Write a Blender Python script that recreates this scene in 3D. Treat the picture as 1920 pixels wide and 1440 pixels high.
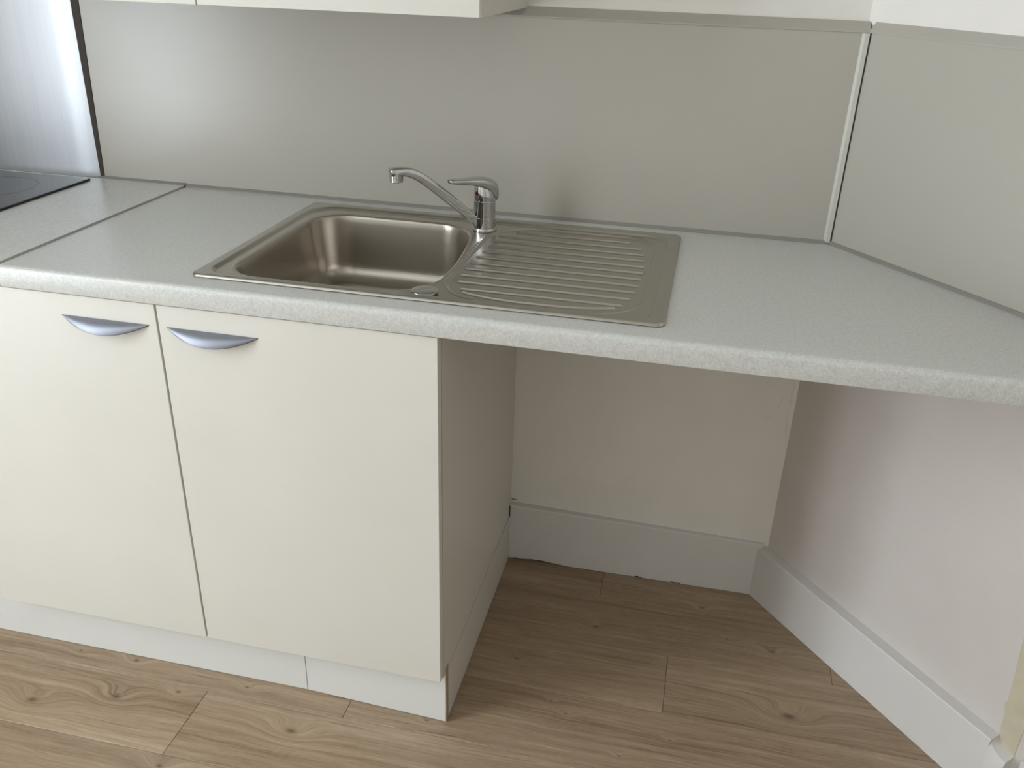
import bpy, bmesh, math, random
from math import sin, cos, pi, radians, sqrt, exp
from mathutils import Vector, Matrix
import numpy as np

for o in list(bpy.data.objects): bpy.data.objects.remove(o)
S = bpy.context.scene
COL = S.collection
random.seed(7)

# ---------------------------------------------------------------- camera, light, exposure
cd = bpy.data.cameras.new('camera'); cam = bpy.data.objects.new('camera', cd); COL.objects.link(cam)
cam.location = (0.37615, -1.80320, 1.40206)
cam.rotation_euler = (1.115689, -0.029494, 0.222072)
cd.sensor_fit = 'HORIZONTAL'; cd.sensor_width = 36.0; cd.lens = 1649.05/1920*36
cd.clip_start = 0.02; cd.clip_end = 60
S.camera = cam

w = bpy.data.worlds.new('daylight'); S.world = w; w.use_nodes = True
bg = w.node_tree.nodes['Background']
bg.inputs['Color'].default_value = (0.85, 0.932, 1.0, 1); bg.inputs['Strength'].default_value = 12.9
S.view_settings.view_transform = 'Standard'; S.view_settings.look = 'None'
S.view_settings.gamma = 1; S.view_settings.use_curve_mapping = False
S.view_settings.exposure = 0.0

# daylight comes in through a tall glazed opening in the wall on the left of the camera
XL, XR, YF, ZC = -2.0, 2.1, -3.2, 2.6
WZ = (0.12, 2.52)                        # sill and head
WL = (-2.40, -1.48)                      # y-range of the window in the left wall
pl = bpy.data.lights.new('window_portal', 'AREA'); pl.shape = 'RECTANGLE'; pl.size = WL[1]-WL[0]; pl.size_y = WZ[1]-WZ[0]
pl.cycles.is_portal = True
po = bpy.data.objects.new('window_portal', pl); COL.objects.link(po)
po.location = (XL-.05, (WL[0]+WL[1])/2, sum(WZ)/2); po.rotation_euler = (radians(90), 0, radians(-90))

# ---------------------------------------------------------------- material helpers
def lin(r, g, b):
    f = lambda c: (c/255/12.92) if c/255 <= .04045 else ((c/255+.055)/1.055)**2.4
    return (f(r), f(g), f(b), 1)
def mat(name, col, rough=.5, metal=0., **kw):
    m = bpy.data.materials.new(name); m.use_nodes = True
    b = m.node_tree.nodes['Principled BSDF']
    b.inputs['Base Color'].default_value = col; b.inputs['Roughness'].default_value = rough
    b.inputs['Metallic'].default_value = metal
    for k, v in kw.items(): b.inputs[k].default_value = v
    return m
class NT:
    def __init__(s, m): s.t = m.node_tree; s.b = s.t.nodes['Principled BSDF']
    def n(s, typ, **kw):
        nd = s.t.nodes.new(typ)
        for k, v in kw.items(): setattr(nd, k, v)
        return nd
    def l(s, a, b): s.t.links.new(a, b)
    def math(s, op, a, b=None, c=None):
        nd = s.n('ShaderNodeMath', operation=op)
        for i, v in enumerate((a, b, c)):
            if v is None: continue
            if isinstance(v, (int, float)): nd.inputs[i].default_value = v
            else: s.l(v, nd.inputs[i])
        return nd.outputs[0]
    def pos(s): return s.n('ShaderNodeNewGeometry').outputs['Position']
    def noise(s, vec, scale, detail=3, rough=.5, sc=None, dist=0):
        if sc is not None:
            mp = s.n('ShaderNodeVectorMath', operation='MULTIPLY'); s.l(vec, mp.inputs[0]); mp.inputs[1].default_value = sc; vec = mp.outputs[0]
        nd = s.n('ShaderNodeTexNoise'); s.l(vec, nd.inputs['Vector'])
        nd.inputs['Scale'].default_value = scale; nd.inputs['Detail'].default_value = detail; nd.inputs['Roughness'].default_value = rough
        nd.inputs['Distortion'].default_value = dist
        return nd.outputs['Fac']
    def ramp(s, fac, stops):
        r = s.n('ShaderNodeValToRGB'); e = r.color_ramp.elements
        while len(e) > 2: e.remove(e[-1])
        for i, (p, c) in enumerate(stops):
            el = e[i] if i < 2 else e.new(p)
            el.position = p; el.color = c if len(c) == 4 else (*c, 1)
        s.l(fac, r.inputs[0]); return r.outputs[0]
    def mix(s, fac, a, b, blend='MIX'):
        nd = s.n('ShaderNodeMix', data_type='RGBA', blend_type=blend)
        if isinstance(fac, (int, float)): nd.inputs[0].default_value = fac
        else: s.l(fac, nd.inputs[0])
        for i, v in ((6, a), (7, b)):
            if isinstance(v, tuple): nd.inputs[i].default_value = v
            else: s.l(v, nd.inputs[i])
        return nd.outputs[2]
    def bump(s, h, strength, dist=.001):
        nd = s.n('ShaderNodeBump'); nd.inputs['Strength'].default_value = strength; nd.inputs['Distance'].default_value = dist
        s.l(h, nd.inputs['Height']); s.l(nd.outputs[0], s.b.inputs['Normal'])

def paint(name, col, rough, bumps=.25, var=.04, scale=9, bscale=70):
    m = mat(name, col, rough); t = NT(m); p = t.pos()
    d = tuple(c*(1-var) for c in col[:3])+(1,)
    t.l(t.ramp(t.noise(p, scale, 4), [(.3, d), (.7, col)]), t.b.inputs['Base Color'])
    h = t.math('ADD', t.noise(p, bscale, 4), t.math('MULTIPLY', t.noise(p, 14, 2), 1.6))
    t.bump(h, bumps, .002)
    return m

M = {}
M['wall'] = paint('white_wall_paint', lin(238, 234, 227), .62)
M['wall_low'] = paint('darker_low_wall', lin(213, 205, 199), .62)  # right wall below worktop height: darker, slightly pinker tone than above
M['skirt'] = paint('white_gloss_paint', lin(222, 218, 214), .42, .25, .03)
M['ceil'] = paint('ceiling_paint', lin(242, 241, 238), .8)
M['bare'] = paint('bare_cream_plaster', lin(206, 197, 172), .7, .5, .12, 30)
M['panel'] = mat('grey_splash_laminate', lin(182, 177, 166), .28, 0., **{'Specular IOR Level': .75})
t = NT(M['panel']); t.bump(t.noise(t.pos(), 500, 2), .04, .0005)
M['strip'] = mat('grey_edge_strip', lin(178, 173, 163), .5)
M['seal'] = mat('grey_sealant', lin(142, 139, 132), .45)
M['profile'] = mat('pale_corner_profile', lin(200, 197, 187), .45)
M['dark'] = mat('dark_gap', lin(74, 67, 60), .8)
M['dirt_gap'] = mat('dark_dirt_gap', lin(52, 40, 28), .9)  # dirt under the skirting, also the dark of its gaps
M['door'] = mat('ivory_laminate', lin(223, 219, 210), .42)
t = NT(M['door']); p = t.pos()
t.l(t.ramp(t.noise(p, 4, 3), [(.3, lin(221, 217, 208)), (.7, lin(225, 221, 212))]), t.b.inputs['Base Color']); t.bump(t.noise(p, 700, 2), .06, .0005)
M['carcass'] = mat('ivory_carcass', lin(214, 208, 197), .45)
M['edge'] = mat('edge_banding', lin(196, 187, 172), .5)
M['plinth'] = mat('white_plinth', lin(226, 226, 222), .38)
M['chip'] = mat('chipboard_edge', lin(172, 150, 122), .85)
t = NT(M['chip']); t.l(t.ramp(t.noise(t.pos(), 600, 3), [(.3, lin(140, 116, 90)), (.7, lin(190, 168, 138))]), t.b.inputs['Base Color'])
# worktop: pale grey laminate, fine speckle
M['top'] = mat('speckled_grey_laminate', lin(206, 207, 203), .36, 0., **{'Specular IOR Level': .85})
t = NT(M['top']); p = t.pos()
a = t.ramp(t.noise(p, 420, 4, .65), [(.33, lin(182, 182, 176)), (.52, lin(208, 208, 203)), (.72, lin(232, 232, 227))])
bb = t.ramp(t.noise(p, 150, 2), [(.35, lin(199, 199, 194)), (.65, lin(217, 217, 212))])
c1 = t.mix(.45, a, bb)
vo = t.n('ShaderNodeTexVoronoi'); t.l(p, vo.inputs['Vector']); vo.inputs['Scale'].default_value = 130
spk = t.math('LESS_THAN', vo.outputs['Distance'], .13)
sel = t.math('GREATER_THAN', t.noise(p, 75, 1), .56)
c2 = t.mix(t.math('MULTIPLY', t.math('MULTIPLY', spk, sel), .55), c1, lin(238, 238, 235))
t.l(c2, t.b.inputs['Base Color']); t.bump(t.noise(p, 900, 2), .12, .0005)
# metals
def steel(name, col, rough, sc, amp, aniso=0.):
    m = mat(name, col, rough, 1.0); t = NT(m); p = t.pos()
    g = t.noise(p, 1.0, 5, .7, sc)
    t.l(t.math('MULTIPLY_ADD', g, amp, rough-amp/2), t.b.inputs['Roughness'])
    d = tuple(c*.9 for c in col[:3])+(1,)
    t.l(t.ramp(g, [(.3, d), (.7, col)]), t.b.inputs['Base Color'])
    return m
M['sink'] = mat('satin_sink_steel', lin(184, 180, 172), .27, 1.0)
M['basin'] = mat('satin_basin_steel', lin(180, 173, 163), .31, 1.0)
M['splash_steel'] = steel('brushed_panel_steel', lin(190, 192, 196), .40, (160, 160, 2.5), .10)
M['cap'] = mat('polished_cap_steel', lin(205, 203, 199), .20, 1.0)
M['chrome'] = mat('chrome', lin(200, 200, 201), .05, 1.0)
M['alu'] = mat('satin_aluminium', lin(146, 149, 158), .50, 1.0)
M['dot'] = mat('red_blue_dot', lin(70, 18, 48), .25)
M['glass'] = mat('black_ceramic_glass', lin(16, 16, 18), .12, 0., **{'Specular IOR Level': .6})
M['winframe'] = mat('white_window_frame', lin(232, 232, 230), .4)

# oak laminate: grain runs along x and flows around the knots
KN = [(-.8355,-.5608,.012),(-.699,-.5557,.02),(-.432,-.5717,.014),(-.5623,-.6158,.018),(-.6784,-.6607,.032),(-.8356,-.7114,.036),(-.292,-.6554,.034),
      (-.4951,-.7897,.024),(-.0398,-.5603,.012),(.2575,-.198,.018),(.4959,-.0662,.016),(.5557,-.1644,.012),(.6528,-.1801,.018),
      (.1965,-.4501,.010),(.2315,-.4767,.010),(.4445,-.4889,.010),(.3545,-.5545,.010),(.6834,-.3673,.042),(.0996,-.3423,.014)]
M['oak'] = mat('oak_laminate', lin(150, 125, 98), .42)
t = NT(M['oak']); p = t.pos()
sx = t.n('ShaderNodeSeparateXYZ'); t.l(p, sx.inputs[0]); X, Y = sx.outputs[0], sx.outputs[1]
rnd = t.n('ShaderNodeObjectInfo').outputs['Random']
warp = t.noise(p, 1.0, 3, .5, (3.0, 11, 1))
Yw = t.math('ADD', Y, t.math('MULTIPLY', t.math('SUBTRACT', warp, .5), .022))
Xw = t.math('ADD', X, t.math('MULTIPLY', t.math('SUBTRACT', t.noise(p, 1.0, 2, .5, (14, 30, 1)), .5), .022))
core = None; cy = Yw
for kx, ky, r in KN:
    dx = t.math('SUBTRACT', Xw, kx); dy = t.math('SUBTRACT', Yw, ky)
    d2 = t.math('ADD', t.math('MULTIPLY', t.math('MULTIPLY', dx, dx), .30), t.math('MULTIPLY', dy, dy))
    g = t.math('EXPONENT', t.math('MULTIPLY', d2, -1/(r*r*.8)))
    cy = t.math('ADD', cy, t.math('MULTIPLY', g, r*1.1))
    kc = t.math('EXPONENT', t.math('MULTIPLY', d2, -1/(r*r*.035)))
    core = kc if core is None else t.math('MAXIMUM', core, kc)
off = t.math('MULTIPLY', rnd, 37.0)
cv = t.n('ShaderNodeCombineXYZ'); t.l(t.math('ADD', X, off), cv.inputs[0]); t.l(cy, cv.inputs[1]); t.l(off, cv.inputs[2])
V = cv.outputs[0]
g1 = t.noise(V, 1.0, 6, .65, (1.6, 75, 1)); g2 = t.noise(V, 1.0, 4, .7, (7, 420, 1)); g3 = t.noise(V, 1.0, 3, .5, (1.0, 11, 1)); g4 = t.noise(V, 1.0, 3, .6, (22, 190, 1))
f = t.math('ADD', t.math('ADD', t.math('MULTIPLY', g1, .34), t.math('MULTIPLY', g2, .30)), t.math('ADD', t.math('MULTIPLY', g3, .20), t.math('MULTIPLY', g4, .16)))
colr = t.ramp(f, [(.36, lin(124, 101, 78)), (.45, lin(154, 131, 106)), (.53, lin(171, 148, 122)), (.63, lin(190, 169, 144))])
tone = t.math('MULTIPLY_ADD', rnd, .16, .90)
hs = t.n('ShaderNodeHueSaturation'); t.l(colr, hs.inputs['Color']); t.l(tone, hs.inputs['Value'])
dk = t.math('MULTIPLY', t.math('GREATER_THAN', t.noise(V, 1.0, 3, .6, (3.5, 150, 1)), .66), .40)
c3 = t.mix(dk, hs.outputs[0], lin(96, 74, 54))
c4 = t.mix(t.math('MULTIPLY', core, .8), c3, lin(78, 58, 42))
t.l(c4, t.b.inputs['Base Color'])
t.l(t.math('MULTIPLY_ADD', g2, .2, .36), t.b.inputs['Roughness']); t.bump(g2, .15, .0006)

# ---------------------------------------------------------------- mesh helpers
def obj(name, me, m, parent=None, smooth=False):
    if isinstance(me, bmesh.types.BMesh):
        bmesh.ops.recalc_face_normals(me, faces=me.faces)
        bm = me; me = bpy.data.meshes.new(name); bm.to_mesh(me); bm.free()
    o = bpy.data.objects.new(name, me); COL.objects.link(o)
    for mm in (m if isinstance(m, (list, tuple)) else [m]): me.materials.append(M[mm])
    if parent is not None: o.parent = parent
    if smooth:
        for pgon in me.polygons: pgon.use_smooth = True
        if smooth != True: me.set_sharp_from_angle(angle=radians(smooth))
    return o
def tag(o, label, cat, group=None):
    o['label'] = label; o['category'] = cat
    if group: o['group'] = group
    return o
def struct(o, label=None):
    o['kind'] = 'structure'
    if label: o['label'] = label
    return o
def empty(name, loc, label, cat, group=None):
    o = bpy.data.objects.new(name, None); COL.objects.link(o); o.location = loc; o.empty_display_size = .05
    bpy.context.view_layer.update()
    return tag(o, label, cat, group)
def keep(o, parent):            # parent while keeping world-space coordinates
    o.parent = parent; o.matrix_parent_inverse = Matrix.Translation(-Vector(parent.location)); return o
def box(bm, x0, x1, y0, y1, z0, z1, bev=0, seg=2):
    vs = [bm.verts.new((x, y, z)) for x in (x0, x1) for y in (y0, y1) for z in (z0, z1)]
    fs = [bm.faces.new([vs[i] for i in q]) for q in ((0,1,3,2),(4,6,7,5),(0,4,5,1),(2,3,7,6),(0,2,6,4),(1,5,7,3))]
    if bev:
        es = list({e for fc in fs for e in fc.edges})
        bmesh.ops.bevel(bm, geom=es, offset=bev, segments=seg, affect='EDGES', profile=.5)
    return bm
def boxo(name, m, x0, x1, y0, y1, z0, z1, bev=0, parent=None, seg=2):
    o = obj(name, box(bmesh.new(), x0, x1, y0, y1, z0, z1, bev, seg), m)
    if parent is not None: keep(o, parent)
    return o
def prism(bm, poly, z0, z1):    # poly in xy, extruded in z
    a = [bm.verts.new((x, y, z0)) for x, y in poly]; b = [bm.verts.new((x, y, z1)) for x, y in poly]
    bm.faces.new(a[::-1]); bm.faces.new(b); n = len(poly)
    for i in range(n): bm.faces.new((a[i], a[(i+1) % n], b[(i+1) % n], b[i]))
    return bm
def sweep(bm, prof, A, B):      # profile given as list of 3D offsets, swept from A to B
    a = [bm.verts.new(Vector(A)+Vector(q)) for q in prof]; b = [bm.verts.new(Vector(B)+Vector(q)) for q in prof]
    n = len(prof); bm.faces.new(a[::-1]); bm.faces.new(b)
    for i in range(n): bm.faces.new((a[i], a[(i+1) % n], b[(i+1) % n], b[i]))
    return bm
def loft(rings, cap=True):
    bm = bmesh.new(); R = [[bm.verts.new(q) for q in r] for r in rings]; n = len(R[0])
    for a, b in zip(R, R[1:]):
        for i in range(n): bm.faces.new((a[i], a[(i+1) % n], b[(i+1) % n], b[i]))
    if cap: bm.faces.new(R[0][::-1]); bm.faces.new(R[-1])
    return bm
def lathe(prof, c, n=48, cap=True):
    return loft([[(c[0]+r*cos(2*pi*i/n), c[1]+r*sin(2*pi*i/n), c[2]+z) for i in range(n)] for r, z in prof], cap)

# ---------------------------------------------------------------- the setting
ZT = .900                                    # worktop height
TH = .884; D = Vector((cos(TH), -sin(TH))); N = Vector((-sin(TH), -cos(TH)))   # right wall: direction and inward normal
P0 = Vector((.6345, 0.0))
def rw(s, off): q = P0+D*s+N*off; return (q.x, q.y)
WY = .022; WS = .641; WOFF = -.012
# intersection of back wall plane (y=WY) and right wall plane (offset WOFF)
s_c = ((P0+N*WOFF).y - WY)/sin(TH); corner = rw(s_c, WOFF)
end = rw(WS, WOFF)

fl = struct(boxo('floor', 'dark', XL-.1, XR, YF-.0, .15, -.06, -.004))
pitch, Lp = .1665, 1.20
slope = .008
rows = []
row_y = [-.764, -.597, -.4265, -.2595, -.0965]
lo = row_y[0]
while lo-pitch > YF-.0: lo -= pitch; rows.append((lo, lo+pitch))
rows.sort()
rows += [(row_y[i], row_y[i+1]) for i in range(4)] + [(row_y[4], row_y[4]+pitch)]
jx = {0: -.505, 1: -.207, 2: .426, 3: -.42, 4: .2505}
nb = len(rows)-5
for i, (ya, yb) in enumerate(rows):
    j0 = jx[i-nb] if i >= nb else (-1.1 if i == nb-1 else random.uniform(-.5, .7))
    x = j0
    while x > XL: x -= Lp
    while x < XR-.02:
        a, b = max(x, XL), min(x+Lp, XR-.005)
        if b-a > .03:
            bm = box(bmesh.new(), a+.0003, b-.0003, ya+.0003, yb-.0003, -.006, 0, .0009, 1)
            for v in bm.verts: v.co.y += slope*(v.co.x+.3)
            o = obj('plank', bm, 'oak'); o.parent = fl
        x += Lp

struct(boxo('wall_back', 'wall', XL-.1, corner[0]+.25, WY, WY+.12, -.05, ZC+.05))
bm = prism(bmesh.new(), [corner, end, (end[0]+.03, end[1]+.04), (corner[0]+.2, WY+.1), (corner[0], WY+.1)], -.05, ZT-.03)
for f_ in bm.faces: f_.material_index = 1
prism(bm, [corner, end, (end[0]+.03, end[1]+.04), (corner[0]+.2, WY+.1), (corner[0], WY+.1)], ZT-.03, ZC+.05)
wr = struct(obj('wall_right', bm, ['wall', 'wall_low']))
struct(boxo('wall_return', 'wall', end[0]+.0005, XR+.1, end[1]+.0005, end[1]+.12, -.05, ZC+.05))
struct(boxo('wall_side', 'wall', XR, XR+.1, YF-.1, end[1]-.001, -.05, ZC+.05))
struct(boxo('ceiling', 'ceil', XL-.1, XR+.1, YF-.1, WY+.12, ZC, ZC+.1))
z0, z1 = WZ
def window_wall(name, n, lo, hi, w0, w1, along):       # wall with one window opening and its frame
    def bx_(bm, a, b, d0, d1, za, zb, bev=0):
        if along == 'x': box(bm, a, b, YF-d1, YF-d0, za, zb, bev)
        else: box(bm, XL-d1, XL-d0, a, b, za, zb, bev)
        return bm
    bm = bmesh.new()
    for q in ((lo, w0, -.05, ZC), (w1, hi, -.05, ZC), (w0, w1, -.05, z0), (w0, w1, z1, ZC)): bx_(bm, q[0], q[1], 0, .2, q[2], q[3])
    struct(obj(name, bm, 'wall'))
    wn = bpy.data.objects.new('window_%d' % n, None); COL.objects.link(wn)
    wn.location = ((w0+w1)/2, YF-.1, z0) if along == 'x' else (XL-.1, (w0+w1)/2, z0)
    struct(wn, 'white framed window letting in daylight')
    m_ = (w0+w1)/2
    for q in ((w0, w0+.05, z0, z1), (w1-.05, w1, z0, z1), (w0+.05, w1-.05, z0, z0+.05), (w0+.05, w1-.05, z1-.05, z1), (m_-.03, m_+.03, z0+.05, z1-.05)):
        keep(obj('window_frame', bx_(bmesh.new(), q[0], q[1], .09, .15, q[2], q[3], .004), 'winframe'), wn)
window_wall('wall_left', 1, YF, WY, WL[0], WL[1], 'y')
struct(boxo('wall_front', 'wall', XL-.2, XR+.1, YF-.12, YF, -.05, ZC+.05))

# skirting boards
bm = bmesh.new(); n = 60; xa, xb = -.0003, .62
ya, yb = .004, .013; za, zb = .160, .150
rr = random.Random(3); bot = []
jit = 0
for i in range(n+1):
    f = i/n; jit = .6*jit+rr.uniform(-.0022, .0022)
    bz = .0010+abs(jit)*.5+(.005*max(0, 1-abs(f-.13)/.10))+(.003 if .02 < f < .04 else 0)
    bot.append(max(.0004, bz if f < .24 else .0006+.12*abs(jit)))
cols = []
for i in range(n+1):
    f = i/n; xx = xa+(xb-xa)*f; yy = ya+(yb-ya)*f; zz = za+(zb-za)*f
    cols.append([bm.verts.new(q) for q in ((xx, yy, bot[i]), (xx, yy, zz-.003), (xx, yy+.003, zz), (xx, WY+.004, zz+.003), (xx, WY+.004, bot[i]))])
for a, b in zip(cols, cols[1:]):
    for k in range(5): bm.faces.new((a[k], a[(k+1) % 5], b[(k+1) % 5], b[k]))
bm.faces.new(cols[0]); bm.faces.new(cols[-1][::-1])
bbk = struct(obj('baseboard_back', bm, 'skirt'), 'white painted skirting board with chipped lower edge in the open niche')
g = boxo('dirt_line', 'dirt_gap', -.0005, .16, .0105, .0175, -.0006, .003); g.parent = bbk
bm = bmesh.new(); rr = random.Random(5)
for f0 in (.33, .42, .437):
    vs = [bm.verts.new((f0*1.0+rr.uniform(-.006, .006)*1.2+dx, .0042+(f0/.62)*.009, dz)) for dx, dz in ((-.006, .0022), (-.002, .0042), (.003, .0032), (.007, .0022), (.001, .0014))]
    bm.faces.new(vs)
r = bmesh.ops.extrude_face_region(bm, geom=list(bm.faces)); bmesh.ops.translate(bm, vec=(0, -.0012, 0), verts=[v for v in r['geom'] if isinstance(v, bmesh.types.BMVert)])
g = obj('paint_chip', bm, 'dirt_gap'); g.parent = bbk
g = boxo('gap_mark', 'dirt_gap', .0005, .0125, .0206, .0219, .1685, .1700); g.parent = bbk  # dark box standing in for the crack above the skirting
g = boxo('gap_mark', 'dirt_gap', .0000, .0018, .0022, .0041, .128, .160); g.parent = bbk  # dark upright box standing in for the gap beside the cabinet
SK = .0127
def prof_right(s):
    base = rw(s, WOFF-.002); fr = rw(s, SK); f2 = rw(s, SK-.002)
    return [(base[0], base[1], 0.0006), (fr[0], fr[1], 0.0006), (fr[0], fr[1], .139), (f2[0], f2[1], .141), (base[0], base[1], .1435)]
bm = loft([prof_right(s) for s in (-.034, .2, .4, .596, .6065)])
struct(obj('baseboard_right', bm, 'skirt'), 'white painted skirting board running along the angled right wall')
bm = loft([[(rw(s, o)[0], rw(s, o)[1], z) for o, z in ((WOFF-.002, .0006), (SK, .0006), (SK, .104+hh), (.008, .116+hh), (WOFF+.001, .122+hh), (WOFF-.002, .123+hh))] for s, hh in ((.6064, .019), (.612, .010), (.625, .002), (WS, 0.))])
o = obj('corner_post_filler', bm, 'skirt', smooth=40); o.parent = wr
# bare cream strip at the end of the right wall
bm = bmesh.new(); L = [(.616, .112), (.6065, .128), (.6045, .16), (.600, .19), (.597, .215), (.5985, .222), (.594, .27), (.589, .35), (.586, .55), (.585, .86)]
ra = random.Random(9); vs = []
for s, z in L: vs.append((s+ra.uniform(-.0015, .0015), z))
pts = vs + [(WS-.0002, .86), (WS-.0002, .118)]
f = bm.faces.new([bm.verts.new((*rw(s, WOFF+.0004), z)) for s, z in pts])
r = bmesh.ops.extrude_face_region(bm, geom=[f]); bmesh.ops.translate(bm, vec=(-N.x*.001, -N.y*.001, 0), verts=[v for v in r['geom'] if isinstance(v, bmesh.types.BMVert)])
o = obj('bare_plaster_strip', bm, 'bare'); o.parent = wr
o['label'] = 'cream strip of bare plaster at the end of the angled wall'
struct(boxo('baseboard_return', 'skirt', end[0]+.012, XR, end[1]-.016, end[1]-.0005, .0006, .12, .003), 'white skirting beyond the end of the angled wall')
# old paint ridges in the niche corner
bm = bmesh.new()
def ridge(pts, wd, y):
    for (a, b) in zip(pts, pts[1:]):
        A, B = Vector((a[0], y, a[1])), Vector((b[0], y, b[1])); dd = (B-A).normalized(); q = Vector((-dd.z, 0, dd.x))*wd
        v = [bm.verts.new(x) for x in (A-q, B-q, B+q, A+q, A+Vector((0, -.0012, 0)), B+Vector((0, -.0012, 0)))]
        for fc in ((0, 1, 5, 4), (4, 5, 2, 3)): bm.faces.new([v[i] for i in fc])
ridge([(.606, .545), (.600, .53), (.597, .515), (.590, .51)], .0015, WY)
ridge([(.581, .49), (.578, .478)], .0012, WY)
ridge([(.623, .58), (.621, .55), (.622, .52), (.620, .49), (.6235, .45)], .002, WY)
o = obj('paint_ridge', bm, 'wall'); o.parent = bpy.data.objects['wall_back']

# edge strip above the splash panels, corner profile, sealant
ZS = 1.2925
bm = bmesh.new(); sweep(bm, [(0, -.0015, 0), (0, -.0015, .003), (0, .019, .0185), (0, WY, .0185), (0, WY, 0)], (-1.99, 0, ZS), (.6345, 0, ZS))
struct(obj('trim_1', bm, 'strip'), 'grey sloping strip on top of the long splash panel')
bm = loft([[(*rw(s, .0015), ZS), (*rw(s, .0015), ZS+.003), (*rw(s, -.011), ZS+.0185), (*rw(s, -.012), ZS+.0185), (*rw(s, -.012), ZS)] for s in (-.001, WS)])
struct(obj('trim_2', bm, 'strip'), 'grey sloping strip on top of the angled splash panel')
a, b = (.6215, -.0005), rw(.0035, .0035)
mid = ((a[0]+b[0])/2-.0012, (a[1]+b[1])/2-.0012)
bm = prism(bmesh.new(), [a, mid, b, (P0.x+.0005, .003), (.6215, .003)], ZT+.003, ZS-.0005)
struct(obj('trim_3', bm, 'profile'), 'pale upright corner profile between the two splash panels')
bm = sweep(bmesh.new(), [(0, .001, -.001), (0, -.007, -.001), (0, -.0065, .0015), (0, -.002, .006), (0, .001, .0065)], (-.7822, 0, ZT), (.630, 0, ZT))
struct(obj('trim_4', bm, 'seal'), 'grey sealant line along the back of the long worktop')
def sealr(s): return [(*rw(s, -.001), ZT-.001), (*rw(s, .0075), ZT-.001), (*rw(s, .007), ZT+.0015), (*rw(s, .002), ZT+.006), (*rw(s, -.001), ZT+.0065)]
struct(obj('trim_5', loft([sealr(s) for s in (.0035, .63)]), 'seal'), 'grey sealant line along the angled end of the worktop')
bm = sweep(bmesh.new(), [(0, .001, .0035), (0, -.008, .0035), (0, -.0075, .0045), (0, -.003, .0075), (0, .001, .008)], (-1.99, -.004, ZT), (-.7825, 0, ZT))
struct(obj('trim_6', bm, 'seal'), 'pale sealant line behind the hob worktop')

# splash panels
o = boxo('splash_panel', 'panel', -.982, .6335, 0, WY-.0005, ZT+.0005, ZS, .0006)
for v in o.data.vertices:
    if v.co.x < -.9: v.co.x -= .0102*min(1, max(0, (1.29-v.co.z)/.385))
tag(o, 'long pale grey laminate splash panel on the wall behind the sink', 'splash panel')
bm = prism(bmesh.new(), [rw(.0045, 0), rw(WS, 0), rw(WS, WOFF+.0004), rw(.0045, WOFF+.0004)], ZT+.0005, ZS)
tag(obj('splash_panel', bm, 'panel'), 'pale splash panel on the angled wall at the right end of the worktop', 'splash panel')
# steel panel behind the hob: thin sheet, right edge curved back, a bend added to catch window light
bm = bmesh.new(); cols = []
xs = [-1.99, -1.6, -1.3, -1.2]+[-1.10+.1*i/14 for i in range(15)]
for x in xs:
    t_ = max(0, (x+1.055)/.055); yb_ = -.0085+.0045*t_**2
    cols.append([bm.verts.new(q) for q in ((x, yb_, ZT+.004), (x, yb_, 1.60), (x, WY-.0008, 1.60), (x, WY-.0008, ZT+.004))])
for a, b in zip(cols, cols[1:]):
    for k in range(4): bm.faces.new((a[k], a[(k+1) % 4], b[(k+1) % 4], b[k]))
bm.faces.new(cols[0]); bm.faces.new(cols[-1][::-1])
tag(obj('steel_splashback', bm, 'splash_steel', smooth=30), 'brushed stainless steel sheet on the wall behind the black hob', 'splashback')
bm = prism(bmesh.new(), [(-.9995, -.004), (-.9825, -.0008), (-.9825, .02), (-.9995, .02)], ZT+.004, ZS)
for v in bm.verts:
    if v.co.x > -.99: v.co.x -= .0100 if v.co.z < 1.0 else 0
struct(obj('trim_7', bm, 'dark'), 'dark upright seam between steel sheet and grey splash panel')

# ---------------------------------------------------------------- worktops
YE = -.5965; TK = .0385; RB = .010
SX0, SX1, SY0, SY1 = -.4475, .3445, -.5495, -.0475      # sink outline
def front_profile(y_in):
    pr = [(y_in, ZT)]
    for i in range(7):
        a = pi/2*i/6; pr.append((YE+RB-RB*sin(a), ZT-RB+RB*cos(a)))
    for i in range(3):
        a = pi/2*i/2; pr.append((YE+.003-.003*cos(a), ZT-TK+.003-.003*sin(a)))
    pr.append((y_in, ZT-TK)); return pr
XE = end[0]
bm = bmesh.new()
hx0, hx1, hy0, hy1 = SX0+.012, SX1-.012, SY0+.012, SY1-.012
pr = front_profile(hy0)
sweep(bm, [(0, q[0], q[1]) for q in pr], (-.7815, 0, 0), (XE-.002, 0, 0))
prism(bm, [(-.7815, hy0), (hx0, hy0), (hx0, -.001), (-.7815, -.001)], ZT-TK, ZT)
prism(bm, [(hx0, hy1), (hx1, hy1), (hx1, -.001), (hx0, -.001)], ZT-TK, ZT)
def on_s(yv): return rw(-yv/sin(TH), .0015)
e1 = on_s(-.001); e2 = on_s(-.49)
prism(bm, [(hx1, hy0), (XE-.002, hy0), (XE-.002, e2[1]), e2, e1, (hx1, -.001)], ZT-TK, ZT)
wt = tag(obj('worktop', bm, 'top', smooth=25), 'pale grey speckled laminate worktop holding the steel sink', 'worktop')
bm = bmesh.new(); HZ = .0035
pr = front_profile(-.3)
sweep(bm, [(0, q[0], q[1]) for q in pr], (-1.99, 0, HZ), (-.7835, 0, HZ))
prism(bm, [(-1.99, -.3), (-.7835, -.3), (-.7835, -.008), (-1.99, -.008)], ZT-TK+HZ, ZT+HZ)
tag(obj('worktop', bm, 'top', smooth=25), 'pale grey worktop section carrying the black hob', 'worktop')
hob = empty('hob', (-1.3, -.29, ZT+HZ), 'black glass hob set in the worktop before the steel sheet', 'hob')
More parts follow.
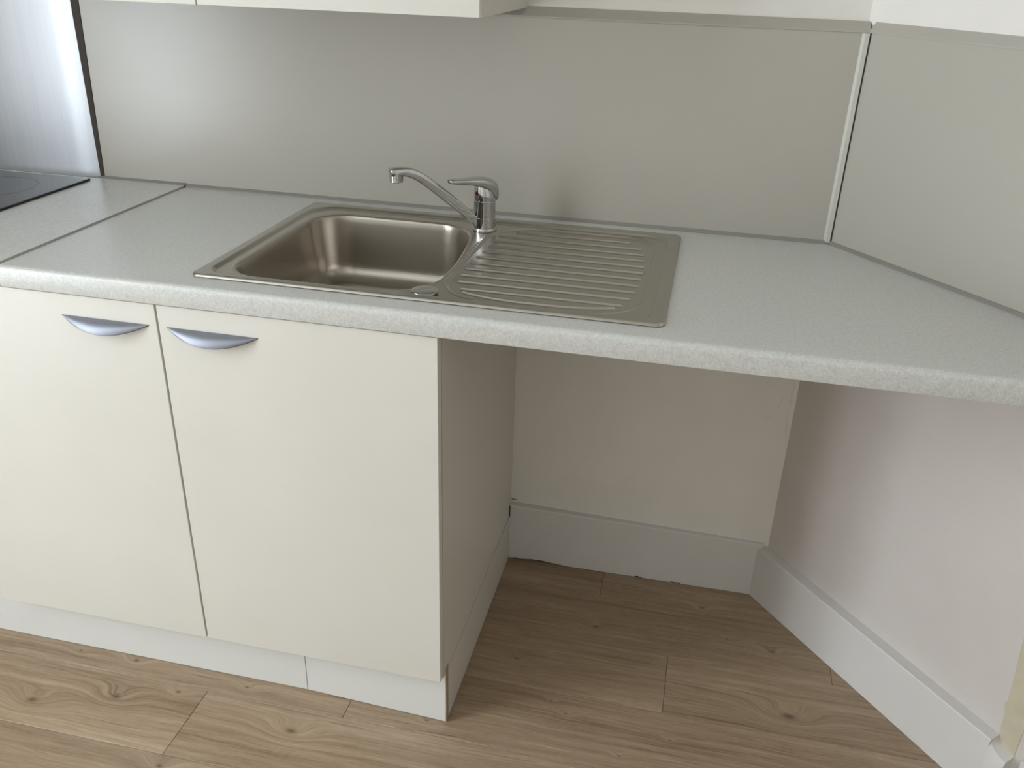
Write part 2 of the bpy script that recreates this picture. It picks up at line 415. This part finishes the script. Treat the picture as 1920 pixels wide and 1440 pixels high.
bm = box(bmesh.new(), -1.585, -1.004, -.555, -.036, ZT+HZ+.0003, ZT+HZ+.0055, .0012, 2)
keep(obj('glass_plate', bm, 'glass'), hob)
for cx_, cy_, r in ((-1.15, -.17, .09), (-1.15, -.42, .075), (-1.43, -.17, .075), (-1.43, -.42, .10)):
    bm = bmesh.new(); n = 48
    a = [bm.verts.new((cx_+r*cos(2*pi*i/n), cy_+r*sin(2*pi*i/n), ZT+HZ+.0057)) for i in range(n)]; b = [bm.verts.new((cx_+(r-.002)*cos(2*pi*i/n), cy_+(r-.002)*sin(2*pi*i/n), ZT+HZ+.0057)) for i in range(n)]
    for i in range(n): bm.faces.new((a[i], a[(i+1) % n], b[(i+1) % n], b[i]))
    keep(obj('zone_ring', bm, 'alu'), hob)

# ---------------------------------------------------------------- base cabinet
DY = -.589; CF = -.5685; ZB, ZD = .1385, .8585
cab = empty('base_cabinet', (-.495, -.29, 0), 'ivory two-door base cabinet under the sink worktop', 'cabinet')
boxo('carcass_side', 'carcass', -.0185, -.0006, CF, WY-.0005, .130, ZT-TK-.0008, .0006, cab)
boxo('carcass_side', 'carcass', -.987, -.969, CF, -.004, .130, ZT-TK-.0008, .0006, cab)
boxo('carcass_bottom', 'carcass', -.969, -.0185, CF+.001, -.004, .130, .148, 0, cab)
boxo('carcass_back', 'carcass', -.969, -.0185, -.012, -.006, .148, ZT-TK-.001, 0, cab)
boxo('carcass_rail', 'carcass', -.969, -.0185, CF+.001, CF+.019, ZT-TK-.06, ZT-TK-.001, 0, cab)
boxo('edge_band', 'edge', -.0187, -.0004, CF-.0008, CF-.0001, .131, ZT-TK-.001, 0, cab)
def handle(xc, par):
    bm = bmesh.new(); nu, nv = 40, 14; W = .0838; G = []
    for side in (0, 1):
        S_ = []
        for i in range(nu+1):
            u = -1+2*i/nu; ww = max(0., 1-abs(u)**2.0); row = []
            th = .0014*side
            for j in range(nv+1):
                a = pi/2*j/nv
                yo = (.023*ww-th*(.3+.7*ww))*sin(a); zo = -(.0195*ww-th*.0)*(1-cos(a)) - th
                row.append(bm.verts.new((xc+W*u, DY-max(yo, -.0001)-.0002, .8205+zo)))
            S_.append(row)
        G.append(S_)
    for side in (0, 1):
        for i in range(nu):
            for j in range(nv): bm.faces.new((G[side][i][j], G[side][i+1][j], G[side][i+1][j+1], G[side][i][j+1]))
    for i in range(nu):
        for j in (0, nv): bm.faces.new((G[0][i][j], G[0][i+1][j], G[1][i+1][j], G[1][i][j]))
    for i in (0, nu):
        for j in range(nv): bm.faces.new((G[0][i][j], G[0][i][j+1], G[1][i][j+1], G[1][i][j]))
    o = obj('handle', bm, 'alu', smooth=40); o.parent = par
    o['label'] = 'half-moon satin aluminium pull'
for x0, x1, hx in ((-.987, -.4955, -.5935), (-.4915, -.0012, -.3935)):
    d_ = boxo('door', 'door', x0, x1, DY, DY+.0188, ZB, ZD, .0008, cab)
    handle(hx, d_)
# plinth boards
o = boxo('plinth', 'plinth', -1.35, -.3062, -.5445, -.5285, .0012, .1445, .0006, cab)
for v in o.data.vertices: v.co.y += .002*(v.co.x+.3)
o = boxo('plinth', 'plinth', -.3048, -.0005, -.5445, -.5285, .0012, .1445, .0006, cab)
for v in o.data.vertices: v.co.y -= .0115*max(0, (v.co.x+.3048)/.3048)
o = boxo('chipboard_end', 'chip', -.0007, .0003, -.5555, -.5405, .0012, .1440, 0, cab)
boxo('side_plinth', 'carcass', -.0170, .0010, -.5395, .0030, .0012, .1290, .0005, cab)

# ---------------------------------------------------------------- wall cabinet
UZ = 1.3085
uc = empty('wall_cabinet', (-.495, -.16, UZ), 'ivory two-door wall cabinet above the splash panel', 'cabinet')
boxo('carcass_side', 'carcass', -.0185, -.0015, -.3265, WY-.001, UZ, 2.03, .0006, uc)
boxo('carcass_side', 'carcass', -.99, -.972, -.3265, WY-.001, UZ+.006, 2.03, .0006, uc)
boxo('carcass_bottom', 'carcass', -.972, -.0185, -.326, WY-.001, UZ+.002, UZ+.020, 0, uc)
boxo('carcass_top', 'carcass', -.972, -.0185, -.326, WY-.001, 2.012, 2.03, 0, uc)
boxo('carcass_back', 'carcass', -.972, -.0185, .008, .016, UZ+.02, 2.012, 0, uc)
for x0, x1 in ((-.99, -.4963), (-.4938, -.0025)):
    boxo('door', 'door', x0, x1, -.3475, -.3287, UZ+.0005, 2.03, .0008, uc)

# ---------------------------------------------------------------- sink (pressed steel sheet)
def rr_sdf(x, y, x0, x1, y0, y1, rfl, rfr, rbl, rbr):
    cx_, cy_ = (x0+x1)/2, (y0+y1)/2; hx, hy = (x1-x0)/2, (y1-y0)/2
    px, py = x-cx_, y-cy_
    r = np.where(py < 0, np.where(px < 0, rfl, rfr), np.where(px < 0, rbl, rbr))
    qx, qy = np.abs(px)-hx+r, np.abs(py)-hy+r
    return np.minimum(np.maximum(qx, qy), 0)+np.hypot(np.maximum(qx, 0), np.maximum(qy, 0))-r
def sst(a, b, v): u = np.clip((v-a)/(b-a), 0, 1); return u*u*(3-2*u)
st = .00125
nx = int((SX1-SX0)/st); ny = int((SY1-SY0)/st)
gx, gy = np.meshgrid(np.linspace(SX0, SX1, nx+1), np.linspace(SY0, SY1, ny+1), indexing='ij')
d_out = -rr_sdf(gx, gy, SX0, SX1, SY0, SY1, .014, .018, .018, .018)
# pull vertices outside the rounded outline onto it
ccx, ccy = (SX0+SX1)/2, (SY0+SY1)/2
def clampc(gx, gy, r=.016):
    ix = np.clip(gx, SX0+r, SX1-r); iy = np.clip(gy, SY0+r, SY1-r)
    vx, vy = gx-ix, gy-iy; L_ = np.hypot(vx, vy); m_ = np.maximum(np.abs(vx), np.abs(vy)); k_ = np.where(L_ > 1e-9, m_/np.maximum(L_, 1e-9), 1)
    cr = (np.abs(vx) > 1e-9) & (np.abs(vy) > 1e-9)
    return np.where(cr, ix+vx*k_, gx), np.where(cr, iy+vy*k_, gy)
gx, gy = clampc(gx, gy)
d_out = -rr_sdf(gx, gy, SX0, SX1, SY0, SY1, .016, .016, .016, .016)
ZR = .0056
h = np.full_like(gx, ZR)
h -= .0040*(1-np.sqrt(np.clip(1-(1-np.clip(d_out/.0055, 0, 1))**2, 0, 1)))
d_step = -rr_sdf(gx, gy, SX0+.0185, SX1-.0195, SY0+.017, SY1-.020, .03, .03, .06, .05)
h -= .0044*sst(0, .009, d_step)
# drainboard recess
d_dr = -rr_sdf(gx, gy, -.030, .303, -.522, -.085, .085, .085, .10, .075)
h -= .0022*sst(0, .007, d_dr)
h += .0012*np.exp(-((d_dr-.000)/.0028)**2)
RL = [(.0214,-.1258),(-.006,-.163),(-.0077,-.198),(-.0091,-.234),(-.0105,-.270),(-.0137,-.305),(-.0160,-.340),(-.0170,-.3745),(-.014,-.409),(-.0095,-.443),(.004,-.4755)]
RR = [(.2474,-.1121),(.2743,-.1475),(.2806,-.1822),(.2838,-.217),(.2869,-.252),(.288,-.287),(.2875,-.322),(.2862,-.357),(.2838,-.392),(.2794,-.4265),(.2693,-.461)]
ridge_h = np.zeros_like(gx)
for (ax_, ay_), (bx_, by_) in zip(RL, RR):
    yy = (ay_+by_)/2-.001
    dx_ = np.maximum(np.maximum(ax_-gx, gx-bx_), 0); dd = np.hypot(dx_, gy-yy)
    ridge_h = np.maximum(ridge_h, .0028*np.cos(np.clip(dd/.0036, 0, 1)*pi/2)**1.5)
# curved front ridge
xc_ = (gx-.135)/.13; yy = -.5035+.022*np.clip(np.abs(xc_), 0, 1.2)**2.6
dd = np.hypot(np.maximum(np.abs(gx-.135)-.125, 0), gy-yy)
ridge_h = np.maximum(ridge_h, .0028*np.cos(np.clip(dd/.0036, 0, 1)*pi/2)**1.5)
h += ridge_h
# basin
DEP, r1, r2, sl = .132, .0065, .034, radians(83)
P_ = [(-.004, 0.)]
for i in range(9): a = sl*i/8; P_.append((r1*sin(a), -(r1-r1*cos(a))))
zt_ = P_[-1][1]; tt = P_[-1][0]; zb_ = -(DEP-r2*(1-cos(sl)))
for i in range(1, 11): P_.append((tt+(zt_-zb_)/math.tan(sl)*i/10, zt_+(zb_-zt_)*i/10))
t1 = P_[-1][0]
for i in range(1, 13): a = sl*(1-i/12); P_.append((t1+r2*(sin(sl)-sin(a)), -(DEP-r2*(1-cos(a)))))
P_.append((1., -DEP))
# right side of the bowl leans: narrow at the back
lean = np.clip((gy+.36)/.25, 0, 1)**1.6*.030
BX0, BX1, BY0, BY1 = -.405, -.037, -.522, -.106
d_b = -rr_sdf(gx+lean*sst(-.25, -.05, gx), gy, BX0, BX1, BY0, BY1, .062, .104, .075, .085)
h += np.interp(d_b, [q[0] for q in P_], [q[1] for q in P_])
h -= .010*sst(.0, .14, d_b-.05)      # floor falls towards the waste
sink = empty('sink', (ccx, ccy, ZT), 'stainless steel inset sink with one bowl and ribbed drainer', 'sink')
fi = np.arange((nx+1)*(ny+1)).reshape(nx+1, ny+1)
quads = np.stack([fi[:-1, :-1], fi[1:, :-1], fi[1:, 1:], fi[:-1, 1:]], -1).reshape(-1, 4)
co = np.stack([gx.ravel()-ccx, gy.ravel()-ccy, h.ravel()], -1)
cls_b = (d_b > -.004).ravel()[quads].all(1)
cls_d = (d_dr > -.007).ravel()[quads].all(1) & ~cls_b
def patch(name, mask, m):
    q = quads[mask]; u, inv = np.unique(q, return_inverse=True); q = inv.reshape(-1, 4)
    me = bpy.data.meshes.new(name); me.vertices.add(len(u)); me.vertices.foreach_set('co', co[u].astype(np.float32).ravel())
    me.loops.add(q.size); me.loops.foreach_set('vertex_index', q.astype(np.int32).ravel())
    me.polygons.add(len(q)); me.polygons.foreach_set('loop_start', np.arange(0, q.size, 4, dtype=np.int32))
    me.polygons.foreach_set('use_smooth', np.ones(len(q), bool)); me.update(calc_edges=True); me.validate()
    o = obj(name, me, m); o.parent = sink
    return o
patch('bowl', cls_b, 'basin'); patch('drainboard', cls_d, 'sink'); patch('rim', ~cls_b & ~cls_d, 'sink')
zd_ = ZT+ZR-.0044
o = obj('knob_hole_cap', lathe([(.0170, -.0022), (.0170, .0012), (.0225, .0014), (.0222, .0026), (.019, .0036), (.010, .0041), (.0005, .0042)], (-.0465, -.5105, zd_+.0020), 48), 'cap', smooth=35); keep(o, sink)
o['label'] = 'round steel cap near the front edge of the sink'
o = obj('waste_strainer', lathe([(.036, 0), (.036, .0012), (.033, .002), (.030, .0006), (.0005, .0002)], (-.22, -.315, ZT+ZR-.0044-DEP-.0098), 48), 'chrome', smooth=35); keep(o, sink)

# ---------------------------------------------------------------- mixer tap
TX, TY = -.0445, -.1265; TZ = ZT+ZR-.0044
tap = empty('mixer_tap', (TX, TY, TZ), 'chrome single-lever mixer tap standing between bowl and drainer', 'tap')
AZ = radians(219); U = Vector((cos(AZ), sin(AZ), 0)); Vp = Vector((-sin(AZ), cos(AZ), 0)); K = Vector((0, 0, 1)); T0 = Vector((TX, TY, TZ))
def tp(s, v, z): return T0+U*s+Vp*v+K*z
def lat(name, prof): return keep(obj(name, lathe(prof, (TX, TY, TZ), 64), 'chrome', smooth=30), tap)
lat('base_ring', [(.0235, 0), (.0250, .0004), (.0255, .002), (.0253, .0045), (.0243, .0062), (.0232, .0066)])
lat('lower_body', [(.0228, .0060), (.0228, .0075), (.0226, .018), (.0222, .0268), (.0217, .0274)])
lat('upper_body', [(.0212, .0270), (.0219, .0278), (.0219, .0600), (.0214, .0608), (.0206, .0612)])
# neck: cone leaning slightly back, under the lever
nk = []
for z, r, s in ((.0605, .0200, 0), (.0615, .0210, 0), (.064, .0212, .0), (.072, .0208, .001), (.080, .0196, .002), (.088, .0178, .003), (.096, .0150, .003)):
    nk.append([tp(s+r*cos(2*pi*i/48), r*sin(2*pi*i/48), z) for i in range(48)])
keep(obj('cartridge_cover', loft(nk), 'chrome', smooth=40), tap)
def section(c, ex, ez, wd, ht, p_=2.6, n=28):
    out = []
    for i in range(n):
        a = 2*pi*i/n; ca, sa = cos(a), sin(a)
        out.append(c+ex*(wd*math.copysign(abs(ca)**(2/p_), ca))+ez*(ht*math.copysign(abs(sa)**(2/p_), sa)))
    return out
# lever: hood at the back tapering into a flat blade
LS = [(-.0262, .064, .076, .006), (-.0255, .0585, .084, .013), (-.022, .0555, .0935, .0188), (-.015, .0605, .1010, .0226), (-.006, .0700, .1052, .0240), (.004, .0795, .1076, .0236),
      (.014, .0870, .1086, .0220), (.026, .0920, .1094, .0192), (.039, .0952, .1102, .0164), (.052, .0976, .1112, .0144), (.066, .1000, .1124, .0132), (.080, .1026, .1136, .0122), (.0905, .1048, .1138, .0098), (.0945, .1072, .1128, .0052)]
AL = radians(238); UL = Vector((cos(AL), sin(AL), 0)); VL = Vector((-sin(AL), cos(AL), 0))
def tl(s, v, z): return T0+UL*s+VL*v+K*z
rings = [section(tl(s, 0, (a+b)/2), VL, K, wd, (b-a)/2, 2.7) for s, a, b, wd in LS]
lv = keep(obj('lever', loft(rings), 'chrome', smooth=60), tap)
md = lv.modifiers.new('subsurf', 'SUBSURF'); md.levels = 1; md.render_levels = 2
# red / blue dot on the front of the neck
c = tl(.0213, .0, .0768); ax_n = (UL*.98+K*.20).normalized(); up_n = (K-ax_n*K.dot(ax_n)).normalized()
rg = [[c+ax_n*dz+(VL*cos(2*pi*i/24)+up_n*sin(2*pi*i/24))*r for i in range(24)] for r, dz in ((.0046, -.003), (.0046, .0004), (.0040, .0011), (.0004, .0013))]
o = keep(obj('temperature_dot', loft(rg), 'dot', smooth=40), tap)
# spout
C_ = [(.008, .0095, .0085, .0078), (.020, .0195, .0092, .0086), (.047, .0445, .0105, .0096), (.079, .0720, .0118, .0102), (.111, .0980, .0126, .0100), (.132, .1138, .0128, .0096), (.148, .1230, .0130, .0092), (.161, .1280, .0132, .0088), (.174, .1298, .0134, .0086), (.1855, .1293, .0132, .0084), (.193, .1284, .0118, .0080), (.196, .1276, .0100, .0068)]
rings = []
for i, (s, z, wd, ht) in enumerate(C_):
    a = C_[max(0, i-1)]; b = C_[min(len(C_)-1, i+1)]
    tg = Vector((b[0]-a[0], b[1]-a[1])).normalized()
    ez = U*(-tg.y)+K*tg.x
    rings.append(section(tp(s, 0, z), Vp, ez, wd, ht, 3.4))
sp = keep(obj('spout', loft(rings), 'chrome', smooth=60), tap)
md = sp.modifiers.new('subsurf', 'SUBSURF'); md.levels = 1; md.render_levels = 2
bm = loft([[tp(.183+r*cos(2*pi*i/40), r*sin(2*pi*i/40), z) for i in range(40)] for r, z in ((.0040, .1105), (.0122, .1105), (.0128, .1113), (.0128, .1170), (.0124, .1173), (.0131, .1177), (.0132, .128))])
o = obj('aerator', bm, 'chrome', smooth=30); o.parent = sp
